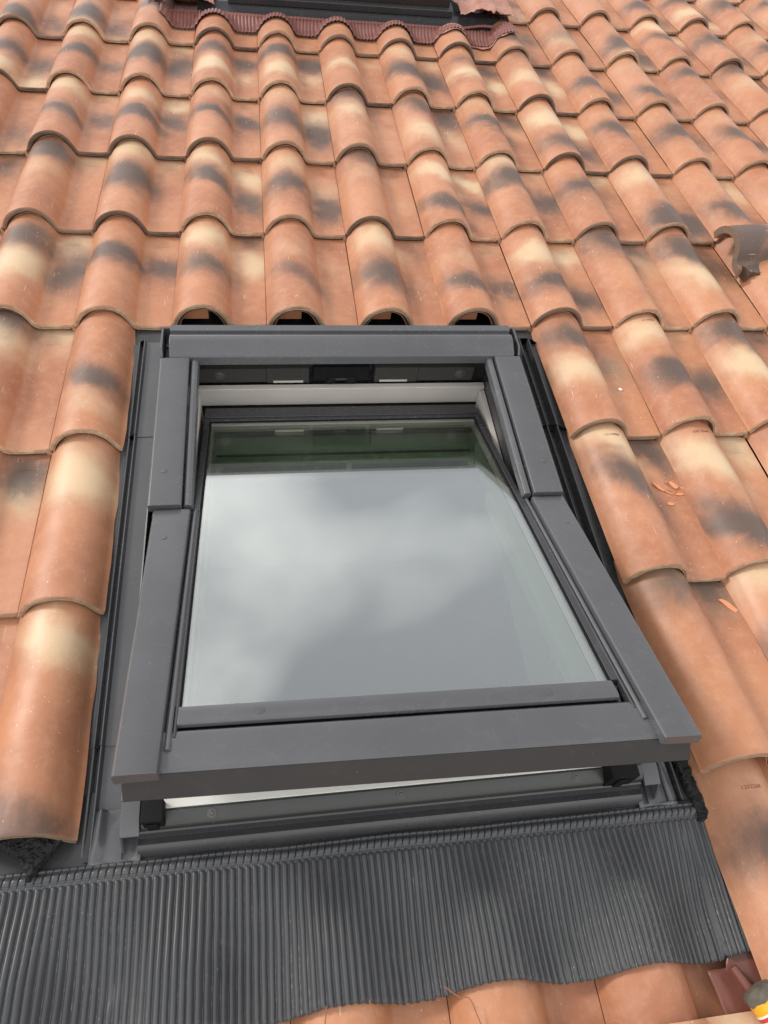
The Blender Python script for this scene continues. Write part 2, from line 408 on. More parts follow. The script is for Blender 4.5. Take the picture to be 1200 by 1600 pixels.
# ------------------------------------------------------------------ clay tiles
PROF = [(0, .0100), (.009, .0125), (.020, .0190), (.038, .0272), (.058, .0338), (.084, .0408), (.115, .0470), (.15, .0525), (.19, .0573), (.235, .0611), (.285, .0638),
        (.335, .0648), (.385, .0640), (.430, .0614), (.472, .0572), (.510, .0516), (.543, .0447), (.570, .0367), (.591, .0285), (.608, .0210),
        (.622, .0152), (.636, .0112), (.655, .0092), (.70, .0083), (.78, .0080), (.86, .0080), (.93, .0085), (.975, .0095), (.996, .0096), (1.006, .0050), (1.014, -.0040), (1.040, -.0050)]
TH = 0.0188
def tile_mesh(name, y0=0.0, y1=0.42, xcut=None, jag=0.0, seed=0, jagend=0.0):
    rnd = random.Random(seed)
    prof = [q for q in PROF if xcut is None or q[0] <= xcut + 1e-6]
    n = len(prof)
    ys = [y0, y0 + .0016, y0 + .0045] + [y0 + .0045 + (y1 - y0 - .0045) * k / 9 for k in range(1, 10)]
    def pt(i, y):
        x, z = prof[i]
        t = y / 0.42
        f = 1 - 0.075 * t                      # barrels taper a little towards the head
        if x <= .70:
            c = .335
            x2 = c + (x - c) * f if x > .02 else x
            z2 = .0105 + (z - .0105) * (1 - 0.07 * t) if z > .0105 else z
        else:
            x2, z2 = x, z
        return x2 * P, z2
    def nrm(i, y):
        a = pt(max(0, i - 1), y); b = pt(min(n - 1, i + 1), y)
        d = Vector((b[0] - a[0], b[1] - a[1])).normalized()
        return Vector((-d.y, d.x))
    bm = bmesh.new()
    top = []; bot = []
    for k, y in enumerate(ys):
        ti, bi = [], []
        for i in range(n):
            x, z = pt(i, y); nn = nrm(i, y)
            dz = (-.0016, -.0004, 0)[k] if k < 3 else 0
            yy = y
            if k == 0: yy = y + .0006
            wv = 0.0009 * mn.noise(Vector((x * 22 + seed * 7.1, y * 12, seed * 3.3)))
            if k == 0: wv += 0.0012 * mn.noise(Vector((x * 60 + seed, 2.2, seed)))
            xx = x + nn.x * dz; zz = z + nn.y * dz + wv
            if xcut is not None and i == n - 1 and jag: xx += jag * (mn.noise(Vector((y * 40, seed, 1.7))) + .4 * mn.noise(Vector((y * 140, seed, 5))))
            ti.append(bm.verts.new((xx, yy, zz)))
            th = TH * (1 - .12 * (1 if k == 0 else 0))
            bx_, bz_ = x - nn.x * th, z - nn.y * th
            bx_ = min(max(bx_, 0.0), xx if i > n - 3 else 9)
            if bz_ > z - .003: bz_ = z - .003
            bi.append(bm.verts.new((bx_, yy + (.0060 if k == 0 else .0048 if k == 1 else .0030 if k == 2 else 0), bz_ + wv)))
        top.append(ti); bot.append(bi)
    for k in range(len(ys) - 1):
        for i in range(n - 1):
            bm.faces.new((top[k][i], top[k][i + 1], top[k + 1][i + 1], top[k + 1][i]))
            bm.faces.new((bot[k][i], bot[k + 1][i], bot[k + 1][i + 1], bot[k][i + 1]))
        bm.faces.new((top[k][0], top[k + 1][0], bot[k + 1][0], bot[k][0]))
        bm.faces.new((top[k][n - 1], bot[k][n - 1], bot[k + 1][n - 1], top[k + 1][n - 1]))
    # nose: a groove between two extruded layers
    mid = []
    for f_, dy in ((.28, -.0028), (.44, -.0018), (.54, -.0042), (.74, -.0040)):
        mid.append([bm.verts.new((a.co * (1 - f_) + b.co * f_) + Vector((0, dy + .0007 * mn.noise(Vector((a.co.x * 45, f_ * 9, seed))), 0))) for a, b in zip(top[0], bot[0])])
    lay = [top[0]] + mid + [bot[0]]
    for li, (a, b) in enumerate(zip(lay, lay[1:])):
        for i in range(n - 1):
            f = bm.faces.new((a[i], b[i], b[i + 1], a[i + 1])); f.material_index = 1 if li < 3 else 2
    for k in (0,):
        for i in range(n - 1):
            f = bm.faces.get((top[k][i], top[k][i + 1], top[k + 1][i + 1], top[k + 1][i]))
            if f: f.material_index = 1
    bm.faces.new([r[0] for r in lay][::-1]) if False else None
    # side caps of the nose
    for i in (0, n - 1):
        for a, b in zip(lay, lay[1:]): pass
    for i in range(n - 1):
        bm.faces.new((top[-1][i], top[-1][i + 1], bot[-1][i + 1], bot[-1][i]))
    bmesh.ops.recalc_face_normals(bm, faces=bm.faces)
    for f in bm.faces:
        f.smooth = True
        # worn lighter underside keeps the clay material
    for e in bm.edges:
        e.smooth = not (len(e.link_faces) == 2 and e.calc_face_angle(0) > rad(50))
    me = bpy.data.meshes.new(name); bm.to_mesh(me); bm.free()
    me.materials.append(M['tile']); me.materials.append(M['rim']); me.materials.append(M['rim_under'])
    return me

roof = thing('tiled_roof', (0, 0, 0), 'terracotta roof of flamed orange, cream and soot grey barrel tiles around the open window', 'roof'); roof['kind'] = 'structure'
deck = Geo()
for (a, b, c_, d) in ((-1.2, .44, -2.0, 3.9), (1.19, 4.5, -2.0, 3.9), (.44, 1.19, -.06, 3.9), (.44, 1.19, -2.0, -1.08)):
    deck.box(a, b, c_, d, -.075, -.055)
deck.done('roof_deck', 'deck', roof, 0)

full = [tile_mesh('roof_tile', seed=k) for k in range(7)]
cutR = [tile_mesh('roof_tile_cut', xcut=.66, jag=.0035, seed=20 + k) for k in range(3)]
TILT = rad(-2.7)

# flames read off the photograph: (row, column): barrel soot place/strength, pan soot place/strength, cream place/strength on barrel and pan, dark rim
F = {
 (-3, 1): (.02, .85, .0, 0, .83, 1.15, .5, 0, .7), (-3, 6): (.90, .8, .90, .9, 1.0, .6, .93, .5, .4), (-3, 7): (.55, 1.0, .2, .2, .92, .9, .9, .2, .5),
 (-3, 8): (.5, .5, .5, .4, .8, .6, .5, .5, .3), (-4, 6): (.70, .95, .5, 0, .98, .3, .5, 0, .4), (-4, 5): (.3, 0, .5, 0, .5, .25, .7, .4, .2),
 (-4, 3): (.5, .1, .5, .3, .5, .1, .5, .2, .2), (-4, 4): (.50, .85, .5, .5, .2, 0, .5, 0, .2),
 (-2, 0): (.5, 0, .74, 1.0, .5, .3, .6, .9, .2), (-2, 1): (.95, .2, .5, 0, .74, 1.15, .5, .3, .15), (-2, 6): (.62, 1.0, .80, 1.0, .90, 1.0, .9, .3, .2),
 (-2, 7): (.22, 1.25, .1, .2, .72, 1.2, .8, 1.0, .1), (-2, 8): (.9, .3, .5, .2, .6, 1.1, .6, .8, .2), (-3, 0): (.5, 0, .5, 0, .5, .1, .5, 0, .3),
 (-1, 0): (1.0, 1.0, .5, 0, .82, 1.2, .9, 1.0, .0), (-1, 1): (.44, 1.05, .4, .2, .25, .5, .8, .2, .05), (-1, 6): (.80, 1.0, .52, .6, .45, 1.0, .5, .5, .55),
 (-1, 7): (.43, 1.1, .30, 1.0, .85, 1.0, .85, .5, .1), (-1, 8): (.80, 1.1, .85, .8, .48, 1.25, .4, .3, .1), (-1, 9): (.5, .8, .4, .8, .8, .5, .5, .4, .2),
 (0, 0): (.80, 1.0, .45, 1.0, .50, 1.25, .75, .8, .1), (0, 1): (.60, 1.2, .50, .95, .3, .2, .8, .3, .1), (0, 2): (.48, .95, .9, .8, .82, 1.1, .55, 1.0, .2),
 (0, 3): (.40, .75, .3, .2, .7, .35, .5, .3, .2), (0, 4): (.42, 1.0, .80, .5, .85, 1.0, .3, .2, .2), (0, 5): (.33, 1.0, .30, .8, .6, .4, .8, .4, .5),
 (0, 6): (.33, 1.2, .18, 1.0, .68, 1.1, .7, 1.0, .75), (0, 7): (.86, 1.0, .85, .8, .5, .2, .7, .6, .0), (0, 8): (.72, 1.1, .60, .7, .42, 1.1, .35, .3, .1),
 (0, 9): (.95, .2, .5, .1, .3, .2, .5, .2, .2), (0, -1): (.5, .8, .5, .8, .7, .6, .2, .3, .3),
 (1, 0): (.88, 1.1, .85, .2, .6, .4, .92, .9, .6), (1, 1): (.55, 1.25, .92, .3, .97, 1.0, .95, .9, .9), (1, 2): (.55, 1.15, .27, 1.0, .84, .9, .62, 1.1, .15),
 (1, 3): (.50, 1.0, .22, .95, .82, .6, .45, .5, .4), (1, 4): (.95, .85, .9, .5, .7, .4, .3, .3, .9), (1, 5): (.25, 1.1, .30, 1.0, .72, 1.2, .68, 1.2, .1),
 (1, 6): (.68, 1.2, .40, 1.0, .95, .9, .88, .5, .1), (1, 7): (.57, .95, .55, .5, .3, .2, .8, .7, .5), (1, 8): (.13, 1.35, .12, 1.1, .75, .9, .6, .3, .2),
 (1, 9): (.22, 1.0, .2, .5, .5, .2, .7, .8, .6), (1, 10): (.5, .5, .5, .6, .4, .6, .5, .2, .2),
 (2, 0): (.42, 1.0, .42, .8, .88, 1.0, .9, .6, .9), (2, 1): (.46, 1.2, .45, .9, .78, .8, .75, 1.0, .85), (2, 2): (.52, 1.05, .48, 1.1, .88, .5, .8, .3, .8),
 (2, 3): (.45, 1.0, .30, 1.1, .90, .5, .58, 1.0, .3), (2, 4): (.95, .9, .5, .1, .65, .9, .8, .2, .5), (2, 5): (.82, .95, .75, .95, .3, .9, .4, .6, .1),
 (2, 6): (.55, 1.25, .75, .9, .92, .5, .5, .4, .1), (2, 7): (.22, .9, .18, .9, .68, 1.2, .60, 1.2, .9), (2, 8): (.50, 1.05, .3, .3, .8, .3, .7, .3, .8),
 (2, 9): (.52, 1.1, .50, .7, .9, .3, .3, .3, .3), (2, 10): (.5, .9, .5, .9, .8, .4, .4, .4, .2),
 (3, 0): (.50, 1.1, .35, .8, .85, .9, .8, .3, .1), (3, 1): (.48, 1.2, .42, 1.0, .85, .8, .85, .7, .1), (3, 2): (.70, .95, .55, 1.0, .35, 1.2, .25, .6, .1),
 (3, 3): (.72, 1.1, .60, 1.1, .30, 1.1, .3, .7, .1), (3, 4): (.5, .15, .5, .1, .5, .9, .7, .5, .9), (3, 5): (.42, 1.2, .40, 1.1, .80, .7, .8, .6, .1),
 (3, 6): (.72, .6, .70, .95, .45, 1.1, .35, 1.1, .1), (3, 7): (.92, .5, .80, .9, .4, .8, .4, .9, .9), (3, 8): (.35, 1.0, .3, .8, .8, .3, .7, .2, .3),
 (3, 9): (.22, 1.0, .3, .6, .8, .4, .7, .2, .3), (3, 10): (.75, 1.0, .5, .5, .3, .2, .7, .2, .3),
 (4, 1): (.5, 1.1, .45, 1.1, .9, .5, .9, .4, .3), (4, 2): (.85, .4, .3, .2, .5, .6, .4, .9, .9), (4, 3): (.9, .3, .5, .2, .4, .6, .5, .3, .2), (4, 4): (.5, .1, .5, .2, .4, .5, .5, .2, .6),
 (4, 5): (.5, 0, .5, .1, .4, .8, .5, .3, .8), (4, 6): (.5, .2, .5, .1, .4, .7, .5, .4, .95), (4, 7): (.2, .9, .5, .6, .6, .3, .8, .2, .4), (4, 8): (.4, .6, .5, .2, .3, .7, .5, .2, .3),
}
WIN0, WIN1 = .40, 1.25
rr = random.Random(11)
idx = 0
LIFT = {(-3, 6): (.006, 0, .034, .080), (-4, 6): (.004, -.004, .014, .02), (-2, 6): (.003, 0, .005, .01)}
def place_tile(r, c):
    global idx
    me = None
    if r in (-1, -2, -3) and 2 <= c <= 5: return
    if r >= 5 and 2 <= c <= 6: return
    if r in (-1, -2, -3) and c == 1: me = cutR[(-r) % 3]
    elif r == -4 and c <= 5 and c >= -1:
        me = SHORT[(c + 8) % len(SHORT)]
    elif r == 4 and 2 <= c <= 6: me = SHORT[c % len(SHORT)]
    else: me = full[(r * 5 + c * 3 + (r * c) % 2) % 7]
    o = bpy.data.objects.new('roof_tile', me); COL.objects.link(o); o.parent = roof
    dx, dy, dz, dt = LIFT.get((r, c), (0, 0, -.044 if (r == -4 and c <= 5) else 0, 0))
    jx, jy = rr.uniform(-.0008, .0008), rr.uniform(-.004, .004)
    o.location = (c * P + jx + dx, r * G + jy + dy, rr.uniform(-.0006, .0012) + dz)
    o.rotation_euler = (TILT - dt + rr.uniform(-.002, .002), rr.uniform(-.004, .004), rr.uniform(-.0035, .0035))
    o.scale = (1, 1, 1)
    if (r, c) in F: by, bs, py, ps, cy, cs, qy, qs, rim = F[(r, c)]
    else:
        by = rr.choice((.2, .35, .5, .5, .6, .75, .9)) + rr.uniform(-.08, .08); bs = rr.choice((.2, .9, 1.0, 1.1, 1.2))
        py = by - .08 + rr.uniform(-.1, .1); ps = bs * rr.uniform(.5, 1.0)
        cy = by + rr.choice((-.35, .32)); cs = rr.choice((.2, .6, .9, 1.1)); qy = py + (cy - by); qs = cs * rr.uniform(.4, 1.0)
        rim = rr.choice((.1, .1, .3, .6, .9))
    for k, x in (('by', by * G), ('bs', float(bs)), ('py', (py + .12) * G), ('ps', float(ps)), ('cy', cy * G), ('cs', float(cs)), ('qy', (qy + .12) * G), ('qs', float(qs)), ('rim', float(rim))):
        o[k] = float(x)
    idx += 1
    TILES[(r, c)] = o
TILES = {}
SHORT = [tile_mesh('roof_tile_short', y1=.165, seed=40 + k) for k in range(3)]
def inframe(r, c):
    """keep tiles that stand in the view, with a margin for a step to the side"""
    for (a, b) in ((0, 0), (1, 0), (0, 1.15), (1, 1.15), (.5, .5)):
        q = RC @ Vector(((c + a) * P, (r + b) * G, .03)) + TC
        if q.z > -.05: continue
        x = 600 + 1114.33 * q.x / -q.z; y = 800 - 1114.33 * q.y / -q.z
        if -330 < x < 1500 and -60 < y < 2000: return True
    return False
for r in range(-5, 8):
    for c in range(-5, 19):
        if inframe(r, c): place_tile(r, c)

# clay lugs visible inside the open barrels above the window
for c in (2, 3, 4, 5):
    g = Geo()
    u = c * P
    g.sweep([[(u + .020, y, .004), (u + .082, y, .004), (u + .082, y, .030), (u + .068, y, .041), (u + .040, y, .024)] for y in (.030, .060)])
    g.done('tile_lug', 'chip', roof, .002)

# ------------------------------------------------------------------ the open roof window
UC = .815
WO = Vector((UC, -1.06, 0))
win = thing('skylight', WO, 'large anthracite roof window with tilted open sash reflecting grey clouds', 'roof window', 'roof windows set in the tiled roof')
A = rad(18.6); V0, W0 = -.56, .046
def S(x, s, h):
    """sash coordinates: across, down from the pivot, out of the pane; the sash sits slightly racked in its frame"""
    x2 = x + max(s, -.05) * (.0070 + .0100 * (x - UC) / .39); s2 = s + (.020 * (x - UC) * max(s, 0) / .5)
    return (x2, V0 - s2 * math.cos(A) + h * math.sin(A), W0 + s2 * math.sin(A) + h * math.cos(A))
def GW(): return Geo(WO)
def GS(): return Geo(WO, S)

# fixed frame: four timber members clad in aluminium
g = GW()
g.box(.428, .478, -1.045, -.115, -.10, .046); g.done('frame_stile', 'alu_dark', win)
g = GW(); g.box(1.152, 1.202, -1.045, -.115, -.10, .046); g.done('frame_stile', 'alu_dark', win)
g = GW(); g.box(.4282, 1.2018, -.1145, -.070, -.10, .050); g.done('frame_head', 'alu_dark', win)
g = GW(); g.along_u([(-1.004, -.06), (-1.0665, -.06), (-1.0665, .054), (-1.004, .054)], .4784, 1.1516); g.done('sill_board', 'white', win)
# white linings inside the opening
g = GW(); g.box(.479, .491, -1.000, -.16, -.19, -.048); g.done('lining_board', 'offwhite', win, .001)
g = GW(); g.box(1.139, 1.151, -1.000, -.16, -.19, -.048); g.done('lining_board', 'offwhite', win, .001)
g = GW(); g.box(.479, 1.151, -.156, -.1408, -.092, -.040); g.done('head_board', 'offwhite', win, .0015)
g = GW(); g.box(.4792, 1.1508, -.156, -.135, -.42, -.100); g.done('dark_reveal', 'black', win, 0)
g = GW(); g.box(.4794, 1.1506, -1.003, -.995, -.42, -.062); g.done('room_lining', 'room', win, 0)
# head gasket strip with its slots, screws and latch
gk = GW()
gk.box(.492, .640, -.1455, -.1150, -.028, .012)
gko = gk.done('head_gasket', 'gasket', win, .001)
for (a, b, d) in ((.6405, .735, .001), (.885, .985, .001), (.9855, 1.118, 0)):
    g = GW(); g.box(a, b, -.1455 - d, -.1150, -.028 - 2 * d, .012 + 2 * d); g.done('head_gasket', 'gasket', win, .001)
for (a, b) in ((.655, .722), (.897, .962)):
    g = GW(); g.box(a, b, -.1485, -.1468, -.0275, -.0225); g.done('vent_slot', 'offwhite', gko, 0)
for u in (.537, 1.085):
    g = GW(); g.cyl((u, -.1455, -.006), (0, -1, 0), .0125, .0015, 20); g.cyl((u, -.147, -.006), (0, -1, 0), .0085, .0022, 18, .007)
    g.box(u - .0045, u + .0045, -.1499, -.1491, -.0068, -.0052)
    g.done('screw', 'steel', gko, .0004)
lt = GW(); lt.box(.745, .872, -.1440, -.1150, -.026, .014)
lt.cyl((.775, -.150, -.022), (1, 0, 0), .0045, .020, 10); lt.cyl((.822, -.150, -.022), (1, 0, 0), .0045, .020, 10)
lto = lt.done('latch', 'rubber', win, .001)
g = GW(); g.box(.780, .840, -.1472, -.1442, -.0225, -.0195); g.done('striker', 'steel', lto, 0)

# top cover, a folded hood
tcp = [(-.081, .052), (-.081, .0815), (-.1005, .0830), (-.1025, .0745), (-.1085, .0735), (-.1110, .0800), (-.116, .0838), (-.124, .0846), (-.133, .0832), (-.144, .0790),
       (-.1610, .0705), (-.1655, .0655), (-.1672, .0450), (-.159, .0450), (-.155, .052)]
g = GW(); g.along_u(tcp, .4405, 1.1945); tco = g.done('top_cover', 'alu', win, .0014, 3)
# upturned fins at both ends of the hood
for sgn, u in ((-1, .424), (1, 1.208)):
    g = GW(); g.sweep([[(u - .0022, v, wl), (u + .0022, v, wl), (u + .0022, v, wh), (u - .0022, v, wh)] for v, wl, wh in ((-.0805, .03, .0755), (-.145, .022, .076), (-.158, .018, .060))])
    g.sweep([[(u - sgn * .0024, -.158, .016), (u + sgn * .0075, -.167, .020), (u + sgn * .0075, -.168, .044), (u - sgn * .0024, -.1585, .052)],
             [(u - sgn * .0040, -.1590, .016), (u + sgn * .0065, -.1685, .020), (u + sgn * .0065, -.1690, .044), (u - sgn * .0040, -.1600, .052)]])
    g.done('cover_fin', 'alu', win, .0006)
    g = GW(); a = u - sgn * .0155
    g.box(min(a, u - sgn * .004), max(a, u - sgn * .004), -.185, -.072, .028, .046)
    g.done('corner_block', 'alu_dark', win, .001)
    g = GW(); g.cyl((u - sgn * .0085, -.150, .046), (0, 0, 1), .0042, .003, 12); g.done('screw', 'steel', win, .0004)
g = GW(); g.box(.4190, 1.2130, -.0830, -.0798, .0, .0735); g.done('head_upstand', 'alu', win, .0006)

# upper side covers: fixed
def side_cover(sign, hh=0):
    """profile from the outer edge inwards; sign -1 left, +1 right"""
    o, e = (.4215, 1) if sign < 0 else (1.2085, -1)
    return [(o, .046), (o, .0635), (o + e * .0035, .0665), (o + e * .055, .0670), (o + e * .0600, .0655), (o + e * .0600, .046)]
for sg in (-1, 1):
    g = GW(); g.along_v(side_cover(sg), -.548, -.1665); so_ = g.done('side_cover', 'alu', win, .0012, 3)
    o, e = (.4840, 1) if sg < 0 else (1.1460, -1)
    g = GW(); g.along_v([(o, .040), (o, .0555), (o + e * .003, .0600), (o + e * .009, .0612), (o + e * .0145, .0585), (o + e * .0165, .052), (o + e * .0165, .040)], -.545, -.150)
    g.done('side_bead', 'alu', win, .001, 2)
    uu = .447 if sg < 0 else 1.186
    g = GW(); g.cyl((uu, -.470, .0668), (0, 0, 1), .0055, .0016, 16, .0042); g.done('screw', 'alu', so_, .0006)
    # sloping gutter wall outside the frame
    oo = .4180 if sg < 0 else 1.2120
    g = GW(); g.sweep([[(oo, v, .004), (oo + e * .0034, v, .004), (oo + e * .0034, v, .050), (oo, v, .048)] for v in (-1.050, -.185)])
    g.done('frame_skirt', 'alu', win, .0008)

# side gutters, in overlapping lengths
for sg in (-1, 1):
    m = (lambda x: .418 - x) if sg < 0 else (lambda x: 1.212 + x)
    ln = [(m(0), .014), (m(.003), .003), *(((m(.0295), .0030), (m(.0325), .0150), (m(.0345), .0150), (m(.0375), -.008), (m(.052), -.009)) if sg > 0 else ((m(.0400), .0025), (m(.0430), .0120), (m(.0448), .0120), (m(.0470), -.008), (m(.053), -.009))), (m(.0550), .0150 if sg > 0 else .004), (m(.0575), .0150 if sg > 0 else .004), (m(.0600), -.004), (m(.095), -.006)]
    for (a, b, dw) in ((-.330, -.05, .0016), (-.955, -.3295, .0), (-1.118, -.9545, -.0016)):
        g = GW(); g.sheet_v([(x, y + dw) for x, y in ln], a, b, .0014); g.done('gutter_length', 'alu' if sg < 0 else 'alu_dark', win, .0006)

for a, b in ((.325, .4275), (1.2025, 1.30)):
    g = GW(); g.box(a, b, -.055, .10, -.0065, -.0050); g.done('gutter_head', 'alu_dark', win, 0)
# bottom rail of the fixed frame, and the sloping sill flashing below it
g = GW(); g.along_u([(-1.0672, .020), (-1.0672, .0520), (-1.0695, .0535), (-1.0870, .0450), (-1.0892, .0420), (-1.0892, .028), (-1.079, .020)], .4480, 1.2000); br = g.done('bottom_rail', 'rail', win, .0010, 2)
for u in (.545, .818, 1.090):
    g = GW(); ax = Vector((0, -.34, .94))
    g.cyl((u, -1.0780, .0494), ax, .0068, .0012, 18); g.cyl((u, -1.0782, .0504), ax, .0040, .0014, 14, .0030); g.done('screw', 'steel', br, .0003)
g = GW()
sl_ = [(-1.0730, .026), (-1.0890, .0270), (-1.0915, .0255), (-1.0955, .0160), (-1.1050, .0180), (-1.1130, .0130), (-1.1200, .0030), (-1.1220, -.004)]
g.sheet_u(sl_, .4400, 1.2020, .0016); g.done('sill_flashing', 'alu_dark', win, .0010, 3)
for sg, u in ((-1, .4475), (1, 1.1720)):
    g = GW()
    if sg < 0: g.box(u + .004, u + .034, -1.088, -1.058, .034, .074); g.box(u + .010, u + .026, -1.092, -1.088, .040, .066)
    else: g.box(u - .038, u + .006, -1.092, -1.058, .034, .082); g.box(u - .026, u - .012, -1.096, -1.092, .040, .074)
    g.done('rubber_stop', 'rubber', win, .003, 2)
    # corner bracket at the foot of the frame
    a, b = (.4200, .4460) if sg < 0 else (1.1990, 1.2250)
    g = GW()
    g.sweep([[(a, v, w_ - .004), (b, v, w_ - .004), (b, v, w_), (a, v, w_)] for v, w_ in ((-1.000, .0515), (-1.075, .0500), (-1.098, .0440))])
    t0 = a if sg < 0 else b
    g.sweep([[(t0 - .0015, v, l_) , (t0 + .0015, v, l_), (t0 + .0015, v, h_), (t0 - .0015, v, h_)] for v, l_, h_ in ((-1.000, .006, .048), (-1.095, .006, .042), (-1.112, .004, .012))])
    g.done('corner_bracket', 'alu', win, .0010)
    # dressed corner sheet running down onto the pleated apron
    bm = bmesh.new(); nu, nv = 26, 14
    x0, x1 = (.372, .4440) if sg < 0 else (1.196, 1.262)
    gr = []
    for j in range(nv + 1):
        v = -1.050 - .074 * j / nv; row = []
        for i in range(nu + 1):
            u = x0 + (x1 - x0) * i / nu
            rib = (.386 if sg < 0 else 1.246) + .006 * (j / nv) * sg
            fl = 1 - .75 * (j / nv)
            w_ = .0065 + .014 * fl * math.exp(-((u - rib) / (.0035 + .006 * j / nv)) ** 2) + .0012 * mn.noise(Vector((u * 60, v * 50, 3)))
            edge = (u - (x1 if sg < 0 else x0)) * (-sg)
            w_ += .012 * fl * math.exp(-(abs(u - (.440 if sg < 0 else 1.200)) / .006) ** 2)
            row.append(bm.verts.new(Vector((u, v, w_)) - WO))
        gr.append(row)
    for j in range(nv):
        for i in range(nu): bm.faces.new((gr[j][i], gr[j + 1][i], gr[j + 1][i + 1], gr[j][i + 1]))
    bmesh.ops.recalc_face_normals(bm, faces=bm.faces)
    me = bpy.data.meshes.new('corner_sheet'); bm.to_mesh(me); bm.free()
    o = link('corner_sheet', me, win, ['alu']); sd_ = o.modifiers.new('thick', 'SOLIDIFY'); sd_.thickness = .0012

# smooth strip joining everything to the apron
g = GW(); g.sheet_u([(-1.02, -.006), (-1.085, -.001), (-1.118, .0035), (-1.1235, .0050), (-1.1255, .003)], -.30, 1.318, .0014); g.done('apron_strip', 'alu_dark', win, .0006)

# ---------------- pleated apron
def tile_top(u, y=.12):
    """height of the tile course below at position u"""
    x = (u / P) % 1.0
    for a, b in zip(PROF, PROF[1:]):
        if a[0] <= x <= b[0]:
            return a[1] + (b[1] - a[1]) * (x - a[0]) / (b[0] - a[0])
    return .0104
def smooth_top(u, rad_=.018):
    return sum(tile_top(u + d * rad_) for d in (-1, -.66, -.33, 0, .33, .66, 1)) / 7
PLEAT = [(0, 0), (.07, .42), (.16, .78), (.29, .98), (.44, 1.0), (.58, .84), (.70, .58), (.80, .28), (.88, .04), (.925, .0), (.95, .34), (.985, .34)]
def pleated(name, mat, parent, org, u0, u1, vtop, vbot, pitch, flatw, base, drape, seed, amp=.0040, fan=.006, edgeamp=.006, nrow=28, scallop=.0, capw=.006):
    n = int(round((u1 - u0) / pitch)); cols = [(k + f, a) for k in range(n) for f, a in PLEAT] + [(n, 0)]
    bm = bmesh.new(); g_ = []
    for j in range(nrow + 2):
        t = 0 if j == 0 else (j - .5) / (nrow + .5) if j == 1 else (j - 1) / nrow
        row = []
        for ph, pa in cols:
            u = u0 + ph * pitch; kk = math.floor(ph - 1e-9)
            q = u0 + kk * pitch
            squash = 1 - .55 * max(0, mn.noise(Vector((q * 7, seed, 4)))) * t
            k = amp * squash * (0 if j == 0 else 1)
            fanu = fan * t * (mn.noise(Vector((q * 4.5, seed, 0))) * 1.5 + .35 * mn.noise(Vector((q * 23, seed, 9)))) + .0006 * mn.noise(Vector((q * 300, t * 5, 2)))
            vb = vbot + edgeamp * mn.noise(Vector((u * 4.0, seed, 2))) + edgeamp * .22 * mn.noise(Vector((q * 90, seed, 7))) + scallop * (base(u, 1) - base(.80 * P, 1)) / .05 + .0016 * pa * t
            v = vtop + (vb - vtop) * t
            sm = min(1, t * drape); sm = sm * sm * (3 - 2 * sm)
            fw = flatw(u) if callable(flatw) else flatw
            w_ = fw + (base(u + fanu, t) - fw) * sm
            w_ += k * pa + .0012 * mn.noise(Vector((u * 14, v * 16, seed)))
            d = mn.noise(Vector((q * 31, v * 20, seed + 5)))
            if d > .50: w_ -= (d - .50) * .014 * pa
            row.append(bm.verts.new(Vector((u + fanu, v, w_)) - org))
        g_.append(row)
    m = len(cols)
    for j in range(nrow + 1):
        for i in range(m - 1): bm.faces.new((g_[j][i], g_[j + 1][i], g_[j + 1][i + 1], g_[j][i + 1]))
    bmesh.ops.recalc_face_normals(bm, faces=bm.faces)
    me = bpy.data.meshes.new(name); bm.to_mesh(me); bm.free()
    if sum(p_.normal.z for p_ in me.polygons) < 0: me.flip_normals()
    at = me.attributes.new('crease', 'FLOAT', 'POINT')
    cr_ = [1.0 if (f > .90 or f < .02) else 0.0 for f in [(ph % 1.0) for ph, pa in cols]] * (nrow + 2)
    at.data.foreach_set('value', cr_)
    o = link(name, me, parent, [mat]); sd_ = o.modifiers.new('thick', 'SOLIDIFY'); sd_.thickness = .0009; sd_.offset = -1
    return o
def beads(name, mat, parent, org, u0, u1, v, w, pitch, r, seed):
    """rolled hem: a tube pinched at each pleat, with a flat lip above and below"""
    bm = bmesh.new(); n = int(round((u1 - u0) / pitch)); rings = []
    sec = [(-2.2 * r, -.05 * r), (-1.6 * r, .30 * r), (-1.35 * r, .05 * r), (-1.0 * r, .75 * r), (-.5 * r, 1.05 * r), (0, 1.15 * r), (.5 * r, 1.0 * r), (.95 * r, .45 * r), (1.1 * r, .0 * r), (1.2 * r, .50 * r), (1.6 * r, .75 * r), (2.0 * r, .45 * r), (2.1 * r, -.3 * r)]
    for k in range(n):
        for f, pf in ((0, .30), (.05, .45), (.10, .86), (.2, .97), (.5, 1.0), (.8, 1.0), (.92, .97), (.97, .55)):
            u = u0 + (k + f) * pitch
            sv = .0022 * mn.noise(Vector((u * 7, seed, 1))); sw = .0012 * mn.noise(Vector((u * 9, seed, 6)))
            rings.append([bm.verts.new(Vector((u + a * .22, v + a + sv, w(u) + (b * pf if b > 0 else b) + sw)) - org) for a, b in sec])
    for a, b in zip(rings, rings[1:]):
        for k in range(len(sec) - 1): bm.faces.new((a[k], b[k], b[k + 1], a[k + 1]))
    bmesh.ops.recalc_face_normals(bm, faces=bm.faces)
    me = bpy.data.meshes.new(name); bm.to_mesh(me); bm.free()
    if sum(p_.normal.z for p_ in me.polygons) < 0: me.flip_normals()
    return link(name, me, parent, [mat])
def base_low(u, t):
    x = max(-.25, u)
    b = .78 * smooth_top(x, .026) - .0290
    return b if u < 1.27 else max(b, -.010 + min(1, (u - 1.27) / .02) * .012)
PP = .01045
pleated('pleated_apron', 'apron', win, WO, -.28, 1.318, -1.142, -1.334, PP, .0035, base_low, 1.35, 3, amp=.0047, scallop=.012)
